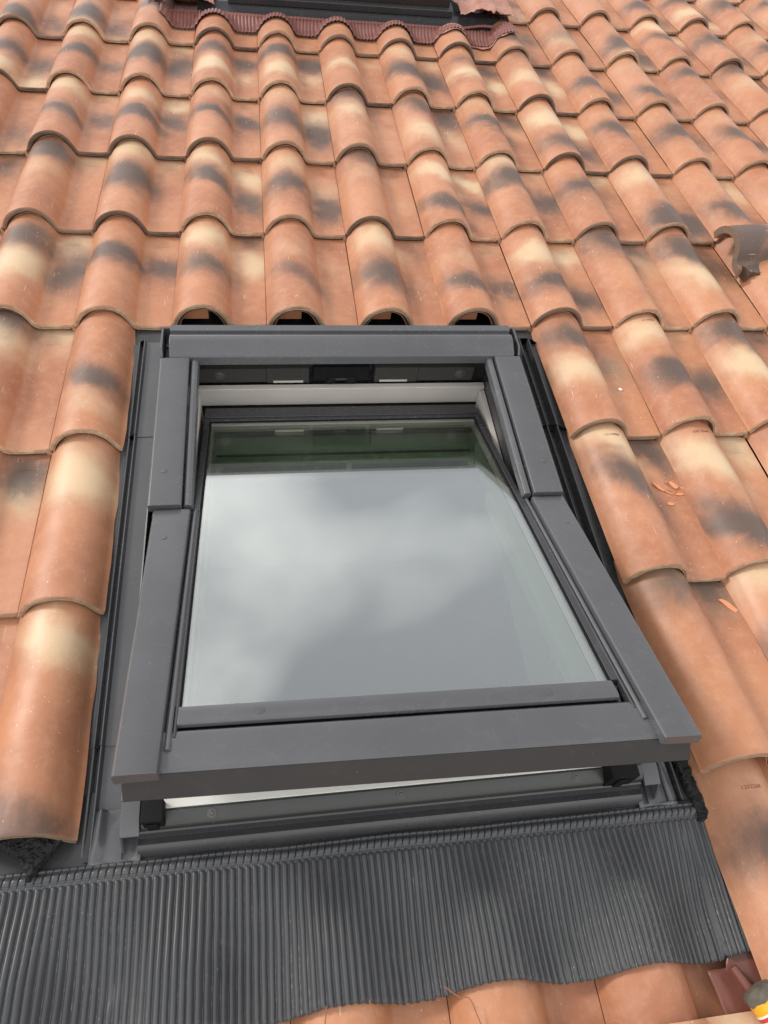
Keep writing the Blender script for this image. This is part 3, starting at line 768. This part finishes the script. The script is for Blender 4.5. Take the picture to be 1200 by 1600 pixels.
beads('rolled_hem', 'apron', win, WO, -.28, 1.318, -1.1335, lambda u: .0050, PP, .0056, 3)

# ---------------- the sash, swung about its middle
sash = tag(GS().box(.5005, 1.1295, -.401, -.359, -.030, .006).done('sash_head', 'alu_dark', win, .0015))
UL, UR = .4365, 1.2050
# stepped glazing profile round the pane
def ring_profile(name, mat, o0, o1, i0, i1, h0, h1, s0, s1, t0, t1, bev=.001):
    """rectangular ring: outer u o0..o1, s s0..s1; inner u i0..i1, s t0..t1"""
    g = GS()
    g.box(o0, i0, s0, s1, h0, h1); g.box(i1, o1, s0, s1, h0, h1)
    g.box(i0 + .0002, i1 - .0002, s0, t0, h0, h1)
    return g.done(name, mat, win, bev)
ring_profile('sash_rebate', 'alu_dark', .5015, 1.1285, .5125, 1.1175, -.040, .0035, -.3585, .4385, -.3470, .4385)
ring_profile('glazing_seal', 'rubber', .5127, 1.1173, .5165, 1.1135, -.022, .0012, -.3468, .4385, -.3425, .4385, .0005)
g = GS(); g.box(.5002, .5012, -.39, .0, -.060, .004); g.done('sash_stile', 'alu_dark', win, 0)
g = GS(); g.box(1.1288, 1.1298, -.39, .0, -.060, .004); g.done('sash_stile', 'alu_dark', win, 0)
# panes
g = GS(); g.box(.5130, 1.1170, -.3455, .441, -.0040, .0); outer = g.done('glass_pane', 'glass', win, 0, smooth=False); flat(outer)
g = GS(); g.box(.5130, 1.1170, -.3455, .441, -.0230, -.0190); inner = g.done('glass_pane', 'glass2', win, 0, smooth=False); flat(inner)
ring_profile('spacer_bar', 'offwhite', .5132, 1.1168, .5215, 1.1085, -.0188, -.0042, -.3450, .4385, -.3360, .4385, 0)
# inner timber of the sash, white
g = GS(); g.box(.5015, .5230, -.350, .47, -.072, -.0405); g.done('sash_timber', 'white', win, .002)
g = GS(); g.box(1.1075, 1.1285, -.350, -.10, -.072, -.0405); g.box(1.0860, 1.1285, -.10, .47, -.072, -.0405); g.done('sash_timber', 'white', win, .002)
g = GS(); g.box(.5232, 1.1070, -.350, -.288, -.050, -.0405); g.done('sash_timber', 'white', win, .002)
g = GS(); g.box(.5232, 1.0858, .425, .47, -.072, -.0405); g.done('sash_timber', 'white', win, .002)
# control bar with its three brackets, under the head of the sash
g = GS(); g.along_u([(-.2875, -.062), (-.2875, -.055), (-.276, -.056), (-.265, -.061), (-.264, -.067), (-.275, -.064)], .522, 1.106)
g.along_u([(-.2365, -.070), (-.2365, -.062), (-.2270, -.062), (-.2270, -.070)], .522, 1.106)
cb = g.done('vent_flap', 'white', win, .001)
for u in (.524, .808, 1.088):
    g = GS(); g.sweep([[(u, s, -.0705), (u + w_, s, -.0705), (u + w_, s, -.0625), (u, s, -.0625)] for s, w_ in ((-.2635, .016), (-.252, .009), (-.2370, .012))]); g.done('bracket', 'white', cb, .001)

# lower side covers, on the sash
for sg in (-1, 1):
    o, e = (UL, 1) if sg < 0 else (UR, -1)
    w2 = .060
    g = GS()
    pr_ = [(o, -.006), (o - e * .0015, .0075), (o + e * .0015, .0125), (o + e * (w2 - .004), .0132), (o + e * w2, .0115), (o + e * (w2 + .002), -.004)]
    g.sweep([[(a + e * ((-.0050 if s < 0 else .0080) if k < 3 else 0), s, b) for k, (a, b) in enumerate(pr_)] for s in (-.006, .5460)])
    lc = g.done('side_cover', 'alu', win, .0016, 3)
    uu = .459 if sg < 0 else 1.184
    g = GS(); g.cyl((uu, .078, .0130), (0, 0, 1), .0050, .0016, 16, .0040); g.done('screw', 'alu', lc, .0006)
    # two stepped beads between cover and glass
    g = GS(); a = o + e * (w2 + .0035)
    g.sweep([[(a, s, -.010), (a, s, .0035), (a + e * .003, s, .0062), (a + e * .0060, s, .0062), (a + e * .0080, s, .0040), (a + e * .0080, s, -.010)] for s in (-.012, .5080)])
    g.done('glazing_bead', 'alu', win, .0008, 2)
    g = GS(); a = o + e * (w2 + .0122)
    g.sweep([[(a, s, -.010), (a, s, .0030), (a + e * .002, s, .0048), (a + e * .0035, s, .0048), (a + e * .0048, s, .0030), (a + e * .0048, s, -.010)] for s in (-.012, .4890)])
    g.done('glazing_bead', 'alu_dark', win, .0006, 2)
    # flank of the sash under the cover
    g = GS(); a = o + e * .010
    g.box(min(a, a + e * .006), max(a, a + e * .006), .02, .515, -.050, -.0062); g.done('sash_flank', 'alu_dark', win, .001)
# glazing strip below the pane, then the deep bottom cover with a drip face
g = GS(); g.along_u([(.4390, -.004), (.4390, .0030), (.4435, .0042), (.4650, .0048), (.4690, .0035), (.4705, -.002), (.4680, -.006)], .5126, 1.1174); bs_ = g.done('glazing_strip', 'alu', win, .0010, 2)
for u in (.619, 1.018):
    g = GS(); g.cyl((u, .455, .0046), (0, 0, 1), .0058, .0007, 18); g.cyl((u, .455, .0052), (0, 0, 1), .0040, .0008, 14, .0034); g.box(u - .0014, u + .0014, .4536, .4564, .0060, .0064)
    g.done('screw', 'steel', bs_, .0002)
g = GS()
bc = [(.4720, -.008), (.4735, -.0035), (.4790, .0020), (.4860, .0034), (.5325, .0006), (.5372, -.0030), (.5350, -.0060), (.500, -.012)]
g.sweep([[(UL + .0140, a, b) for a, b in bc], [(UR - .0120, a, b) for a, b in bc]]); bco = g.done('bottom_cover', 'alu', win, .0012, 3)
g = GS(); g.sweep([[(u, a, b) for a, b in ((.5365, -.0045), (.5520, -.0350), (.5490, -.0362), (.516, -.014), (.516, -.0105))] for u in (UL + .0150, UR - .0140)]); g.done('drip_face', 'frame_brown', win, .0008)  # dark brown here stands in for the shade on this anthracite face
g = GS(); g.box(.5110, 1.1190, .4415, .4780, -.020, -.0095); g.done('glazing_seal', 'rubber', win, 0)
g = GS(); g.box(UL + .0165, UR - .010, .4700, .5100, -.052, -.0165); g.done('sash_bottom_rail', 'frame_brown', win, .002)

# ------------------------------------------------------------------ room under the window
rm = Geo((UC, -.55, 0))
rm.box(-.1, 1.7, -1.3, -1.28, -1.6, -.10); rm.box(-.1, 1.7, .3, .32, -1.6, -.10); rm.box(-.12, -.1, -1.3, .32, -1.6, -.10); rm.box(1.7, 1.72, -1.3, .32, -1.6, -.10); rm.box(-.12, 1.72, -1.3, .32, -1.62, -1.6)
ro = thing('room', (UC, -.55, 0), 'dark attic room seen behind the glass of the open window', 'room'); ro['kind'] = 'structure'
rm.done('room_wall', 'room', ro, 0)
g = Geo((UC, -.55, 0))
g.box(-.1, .478, -1.3, .30, -.112, -.102); g.box(1.152, 1.7, -1.3, .30, -.112, -.102); g.box(.479, 1.151, -.134, .30, -.112, -.102); g.box(.479, 1.151, -1.3, -1.053, -.112, -.102)
g.done('ceiling_lining', 'room', ro, 0)

# ------------------------------------------------------------------ second window, above
W2 = Vector((.94, 1.62, 0))
win2 = thing('skylight', W2, 'dark brown roof window at the top edge with a red brown pleated apron', 'roof window', 'roof windows set in the tiled roof')
G2 = lambda: Geo(W2)
def base_up(u, t): return smooth_top(u, .012) * 1.0 + .0035
pleated('pleated_apron', 'apron_red', win2, W2, .315, 1.602, 1.640, 1.552, .0125, lambda u: .030 if .45 < u < 1.48 else max(.030, smooth_top(u, .03) + .004), base_up, 1.5, 8, amp=.0042, fan=.003, edgeamp=.004, nrow=12)
beads('rolled_hem', 'apron_red', win2, W2, .315, 1.600, 1.650, lambda u: .031 + .014 * math.exp(-((u - 1.5) / .07) ** 2), .0125, .0040, 8)
g = G2(); g.sheet_u([(1.655, .030), (1.675, .034), (1.700, .052), (1.74, .054)], .44, 1.60, .0015); g.done('sill_flashing', 'alu_dark', win2, .001)
g = G2(); g.along_u([(1.690, .050), (1.688, .072), (1.700, .078), (1.78, .080), (1.78, .050)], .545, 1.375); g.done('bottom_rail', 'alu_dark', win2, .002)
g = G2(); g.along_u([(1.702, .0785), (1.696, .122), (1.715, .132), (1.79, .134), (1.79, .079)], .560, 1.362); g.done('sash_rail', 'frame_brown', win2, .002)
for (a, b) in ((.545, .605), (1.315, 1.375)):
    g = G2(); g.box(a, b, 1.7905, 2.66, .05, .134); g.done('side_cover', 'frame_brown', win2, .002)
g = G2(); g.box(.545, 1.375, 2.6605, 2.76, .05, .140); g.done('top_cover', 'frame_brown', win2, .002)
g = G2(); g.box(.606, 1.314, 1.7905, 2.66, .108, .112); flat(g.done('glass_pane', 'glass', win2, 0, smooth=False))
g = G2(); g.box(.606, 1.314, 1.7905, 2.66, .050, .052); g.done('blind', 'room', win2, 0)

# crumpled membranes either side of it
def crumple(name, label, u0, u1, v0, v1, hfun, seed, mat='membrane', n=44, m=30, amp=.012, grp=None, cat='roof membrane'):
    org = Vector(((u0 + u1) / 2, (v0 + v1) / 2, 0)); bm = bmesh.new(); rows = []
    for j in range(m + 1):
        row = []
        for i in range(n + 1):
            s, t = i / n, j / m
            u = u0 + (u1 - u0) * s + .020 * mn.noise(Vector((t * 5, seed, 0))) * (1 if s in (0, 1) else .5)
            v = v0 + (v1 - v0) * t + (.030 * mn.noise(Vector((s * 5, seed, 3))) + .012 * mn.noise(Vector((s * 17, seed, 3)))) * (1 - t)
            q = Vector((u * 16, v * 16, seed))
            w_ = hfun(u, v) + amp * (abs(mn.noise(q)) * 1.6 + .5 * abs(mn.noise(q * 2.3)) + .22 * abs(mn.noise(q * 5)))
            row.append(bm.verts.new(Vector((u, v, w_)) - org))
        rows.append(row)
    for j in range(m):
        for i in range(n): bm.faces.new((rows[j][i], rows[j][i + 1], rows[j + 1][i + 1], rows[j + 1][i]))
    me = bpy.data.meshes.new(name); bm.to_mesh(me); bm.free()
    o = link(name, me, None, [mat]); o.matrix_world = ROOF @ Matrix.Translation(org)
    sd_ = o.modifiers.new('thick', 'SOLIDIFY'); sd_.thickness = .0012
    return tag(o, label, cat, grp)
crumple('roof_membrane', 'crumpled copper red membrane lying at the left end of the upper window', .27, .50, 1.640, 1.92, lambda u, v: .052 + .03 * math.exp(-((u - .4) / .08) ** 2), 2)
crumple('roof_membrane', 'crumpled copper red membrane bulging at the right end of the upper window', 1.395, 1.62, 1.655, 1.98, lambda u, v: .062 + .028 * math.exp(-((u - 1.50) / .07) ** 2), 5, amp=.016)
crumple('roof_membrane', 'thin shiny red film peeping out under the right end of the upper apron', 1.26, 1.575, 1.548, 1.60, lambda u, v: smooth_top(u, .008) + .0022, 7, amp=.0018, m=10)

# ------------------------------------------------------------------ broken tile lying at the right
def fragment():
    rnd = random.Random(4)
    bm = bmesh.new(); n = len(PROF); ys = [0, .002] + [.30 * k / 60 for k in range(1, 61)]
    top, bot = [], []
    for k, y in enumerate(ys):
        ti, bi = [], []
        lim = .80 + .10 * mn.noise(Vector((y * 30, 1, 1))) + .07 * mn.noise(Vector((y * 95, 1, 4))) + rnd.uniform(-.02, .02) - (.0 if y > .02 else .06)
        for i, (x, z) in enumerate(PROF):
            x = min(x, lim); 
            a = PROF[max(0, i - 1)]; b = PROF[min(n - 1, i + 1)]
            d = Vector(((b[0] - a[0]) * P, b[1] - a[1])).normalized(); nn = Vector((-d.y, d.x))
            if x >= lim: nn = Vector((0, 1))
            ti.append(bm.verts.new((x * P, y, z))); bi.append(bm.verts.new((x * P - nn.x * TH + rnd.uniform(-.0005, .0005), y, z - nn.y * TH)))
        top.append(ti); bot.append(bi)
    for k in range(len(ys) - 1):
        for i in range(n - 1):
            bm.faces.new((top[k][i], top[k][i + 1], top[k + 1][i + 1], top[k + 1][i])); bm.faces.new((bot[k][i], bot[k + 1][i], bot[k + 1][i + 1], bot[k][i + 1]))
        bm.faces.new((top[k][0], top[k + 1][0], bot[k + 1][0], bot[k][0])); bm.faces.new((top[k][-1], bot[k][-1], bot[k + 1][-1], top[k + 1][-1]))
    for i in range(n - 1):
        f = bm.faces.new((top[0][i], bot[0][i], bot[0][i + 1], top[0][i + 1])); f.material_index = 1
        bm.faces.new((top[-1][i], top[-1][i + 1], bot[-1][i + 1], bot[-1][i]))
    bmesh.ops.remove_doubles(bm, verts=bm.verts, dist=1e-5)
    bmesh.ops.recalc_face_normals(bm, faces=bm.faces)
    for f in bm.faces: f.smooth = True
    for e in bm.edges: e.smooth = not (len(e.link_faces) == 2 and e.calc_face_angle(0) > rad(45))
    me = bpy.data.meshes.new('broken_tile'); bm.to_mesh(me); bm.free(); me.materials.append(M['tile']); me.materials.append(M['rim'])
    return me
fo = bpy.data.objects.new('broken_tile', fragment()); COL.objects.link(fo)
fo.matrix_world = ROOF @ Matrix.Translation((1.897, .345, .046)) @ Matrix.Rotation(rad(-84), 4, 'Z') @ Matrix.Rotation(rad(3), 4, 'Y')
for k, x in (('by', .05), ('bs', 1.5), ('py', .07), ('ps', 1.5), ('cy', .3), ('cs', .3), ('qy', .2), ('qs', .3), ('rim', .8)): fo[k] = float(x)
tag(fo, 'loose broken tile lying crosswise on the roof at the right edge', 'broken tile')

# ------------------------------------------------------------------ clay chips
def chip(u, v, w_, a, l, b, h, label, rz, tilt=0):
    g = Geo(); r_ = random.Random(int(u * 1e4))
    pts = [(-l / 2, -b / 2 * r_.uniform(.3, 1)), (l * .1, -b / 2), (l / 2, -b * r_.uniform(.1, .5)), (l / 2 * r_.uniform(.8, 1), b / 2 * r_.uniform(.3, 1)), (-l * .1, b / 2), (-l / 2 * r_.uniform(.7, 1), b / 2 * r_.uniform(.2, .8))]
    g.sweep([[(x, y, z) for x, y in pts] for z in (0, h)])
    o = g.done('clay_chip', 'chip', None, .0006, 1)
    o.matrix_world = ROOF @ Matrix.Translation((u, v, w_)) @ Matrix.Rotation(rz, 4, 'Z') @ Matrix.Rotation(tilt, 4, 'X')
    return tag(o, label, 'clay chip', 'chips of broken clay on the roof')
pw = .0015
chip(1.452, -.500, pw, 0, .030, .008, .003, 'longest clay splinter of the cluster beside the window, nearest the barrel', -.9)
chip(1.467, -.512, pw, 0, .020, .004, .002, 'thin clay splinter in the middle of the cluster beside the window', -.75)
chip(1.487, -.497, pw, 0, .022, .012, .004, 'broad triangular clay chip at the top of the cluster beside the window', -.9)
chip(1.463, -.545, pw, 0, .016, .009, .004, 'rounded clay chip lying lowest of the cluster beside the window', -.1)
chip(1.493, -.520, pw, 0, .018, .008, .003, 'flat clay chip at the right of the cluster beside the window', .1)
chip(1.507, -.505, pw, 0, .014, .006, .002, 'small clay flake at the far right of the cluster by the barrel edge', -.6)
chip(1.494, -.783, pw, 0, .042, .012, .003, 'single long flat clay splinter in the pan right of the sash', -.85)
rnd = random.Random(9)
gbm = Geo()
for k in range(70):
    u = 1.485 + rnd.gauss(0, .020); v = -.515 + rnd.gauss(0, .016); s_ = rnd.uniform(.0008, .0024)
    gbm.box(u, u + s_, v, v + s_ * rnd.uniform(.5, 1.2), .0, pw + s_ * .6 + .0005)
go = gbm.done('clay_crumbs', 'chip', None, 0); go.matrix_world = ROOF; tag(go, 'fine orange clay crumbs scattered around the chips', 'crumbs', kind='stuff')

# ------------------------------------------------------------------ black foam
def foam(name, label, pts, h0, h1, seed, org):
    """wedge from an outline, puffed and roughened"""
    g = Geo(org); n = len(pts)
    g.sweep([[(a, b, h0) for a, b in pts], [(a, b, h1) for a, b in pts]])
    o = g.done(name, 'foam', None, 0); o.matrix_world = ROOF @ Matrix.Translation(org)
    rmh = o.modifiers.new('remesh', 'REMESH'); rmh.mode = 'VOXEL'; rmh.voxel_size = .0016
    for sc_, st in ((.011, .010), (.0035, .0045)):
        tx = bpy.data.textures.new('foam_cells', 'CLOUDS'); tx.noise_scale = sc_; tx.noise_depth = 2
        dm = o.modifiers.new('rough', 'DISPLACE'); dm.texture = tx; dm.strength = st; dm.mid_level = .5
    return tag(o, label, 'foam seal')
foam('foam_wedge', 'black crumbly foam wedge poking out under the lowest tile left of the window', [(.236, -1.070), (.345, -1.070), (.322, -1.105), (.308, -1.118), (.300, -1.138), (.292, -1.118), (.266, -1.094)], .002, .022, 1, Vector((.29, -1.09, 0)))
foam('foam_strip', 'black foam strip along the tile edge at the lower right corner of the window', [(1.262, -.86), (1.286, -.86), (1.304, -1.15), (1.288, -1.15)], -.002, .014, 4, Vector((1.29, -1.0, 0)))

# ------------------------------------------------------------------ brown butyl strip and cartridge at the lower right corner
bt = thing('butyl_strip', (1.27, -1.33, 0), 'glossy red brown butyl flashing strip in the pan at the lower right corner', 'flashing strip')
def butyl():
    org = Vector((1.27, -1.33, 0)); bm = bmesh.new(); rows = []
    for j in range(31):
        row = []
        for i in range(21):
            s, t = i / 20, j / 30
            v = -1.342 + .032 * min(1, max(0, (s - .35) / .2)) * (1 - t) - .20 * t; u = 1.236 + .030 * t + (.085) * s + .004 * mn.noise(Vector((t * 6, 3, 1)))
            w_ = -.0200 + .018 * max(0, (s - .40) / .60) + .0025 * mn.noise(Vector((u * 45, v * 30, 2))) + .0012 * mn.noise(Vector((u * 130, v * 90, 2)))
            row.append(bm.verts.new(Vector((u, v, w_)) - org))
        rows.append(row)
    for j in range(30):
        for i in range(20): bm.faces.new((rows[j][i], rows[j + 1][i], rows[j + 1][i + 1], rows[j][i + 1]))
    bmesh.ops.recalc_face_normals(bm, faces=bm.faces)
    me = bpy.data.meshes.new('strip'); bm.to_mesh(me); bm.free()
    o = link('strip', me, bt, ['butyl']); o.modifiers.new('thick', 'SOLIDIFY').thickness = .0016
butyl()

cart_dir = Vector((.42, -.90, .04)).normalized()
nz = Vector((1.268, -1.343, -.002))
ct = thing('sealant_cartridge', nz, 'yellow sealant cartridge with white and red label, brown nozzle and muddy collar', 'sealant cartridge')
g = Geo(nz)
g.cyl(nz - cart_dir * .002, cart_dir, .0060, .045, 18, .0085); g.done('nozzle', 'butyl', ct, .001)
def lathe(name, mat, prof, n=36, rough=0):
    g = Geo(nz); e1 = cart_dir.orthogonal().normalized(); e2 = cart_dir.cross(e1)
    rings = []
    for k, (t, r) in enumerate(prof):
        ring = []
        for i in range(n):
            a = 2 * math.pi * i / n; r2 = r * (1 + rough * mn.noise(Vector((math.cos(a) * 3, math.sin(a) * 3, t * 90))))
            ring.append(tuple(nz + Vector((.002, -.0, .014)) + cart_dir * t + e1 * math.cos(a) * r2 + e2 * math.sin(a) * r2))
        rings.append(ring)
    g.sweep(rings); return g.done(name, mat, ct, 0)
lathe('collar', 'dirt', [(.026, .010), (.027, .017), (.030, .0215), (.034, .0240), (.039, .0242), (.0420, .0230)], rough=.14)
lathe('body', 'yellow', [(.040, .0210), (.042, .0228), (.26, .0228), (.262, .020)])
lathe('label', 'paper', [(.054, .02285), (.0541, .02320), (.24, .02320), (.2401, .02285)])
lathe('red_band', 'redprint', [(.0565, .02322), (.0566, .02332), (.0615, .02332), (.0616, .02322)])

# ------------------------------------------------------------------ loose brown fibres under the apron edge
def fibre(pts, label, r=.0008):
    cu = bpy.data.curves.new('wire', 'CURVE'); cu.dimensions = '3D'; cu.bevel_depth = r; cu.bevel_resolution = 2
    sp = cu.splines.new('NURBS'); sp.points.add(len(pts) - 1); sp.use_endpoint_u = True; sp.order_u = 3
    org = Vector(pts[0])
    for q, a in zip(sp.points, pts): q.co = (*(Vector(a) - org), 1)
    t = bpy.data.objects.new('tmp', cu)
    me = bpy.data.meshes.new_from_object(t); bpy.data.objects.remove(t)
    me.name = 'loose_fibre'; me.materials.clear()
    o = link('loose_fibre', me, None, ['wire']); o.matrix_world = ROOF @ Matrix.Translation(org)
    return tag(o, label, 'loose fibre', 'brown fibres sticking out below the pleated apron')
fibre([(.745, -1.322, .050), (.752, -1.345, .054), (.768, -1.362, .050), (.800, -1.378, .040), (.812, -1.382, .030)], 'long curved brown fibre below the middle of the pleated apron')
fibre([(.690, -1.322, .060), (.688, -1.340, .068), (.683, -1.352, .066)], 'short brown fibre leftmost below the pleated apron')
fibre([(.850, -1.318, .014), (.866, -1.334, .020), (.880, -1.332, .022), (.886, -1.352, .018), (.892, -1.370, .016)], 'kinked brown fibre beside the tile joint below the pleated apron')

# ------------------------------------------------------------------ numbers pressed into the heads of the nearest tiles
def number(txt, r, c, size=.0085):
    tile = TILES[(r, c)]
    cu = bpy.data.curves.new('number', 'FONT'); cu.body = txt; cu.size = size; cu.align_x = 'CENTER'; cu.extrude = .0003; cu.space_character = 1.15
    t = bpy.data.objects.new('tmp', cu); COL.objects.link(t); bpy.context.view_layer.update()
    me = bpy.data.meshes.new_from_object(t.evaluated_get(bpy.context.evaluated_depsgraph_get())); bpy.data.objects.remove(t)
    ty = .336
    f = 1 - .075 * ty / .42
    for v in me.vertices:
        x, y, z = v.co
        xx = .335 * P + x
        px = (.335 + (xx / P - .335) / f)
        h = .0105
        for a, b in zip(PROF, PROF[1:]):
            if a[0] <= px <= b[0]: h = a[1] + (b[1] - a[1]) * (px - a[0]) / (b[0] - a[0]); break
        h = .0105 + (h - .0105) * (1 - .07 * ty / .42)
        v.co = (xx, ty + y, h + .0003 + z)
    me.name = 'pressed_number'; me.materials.clear()
    link('pressed_number', me, tile, ['pressed'], False)
M['pressed'] = plain('pressed_clay_mark', (0.23, 0.105, 0.062), 0.85, 0.2, 60, 0)
for txt, r, c in (('1202260', -4, 6), ('1010888', -2, 6), ('333 2260', -2, 7), ('1010888', -1, 7), ('1202260', -1, 8), ('1010880', 0, 7), ('333 2260', 0, 8), ('1011111', -3, 6)):
    number(txt, r, c)
u_, v_ = 1.403, -.196
chipo = chip(1.4575, -.2135, pw, 0, .010, .007, .004, 'small pale mortar crumb in the pan right of the window head', -.4)
chipo.data.materials.clear(); chipo.data.materials.append(M['paper'])
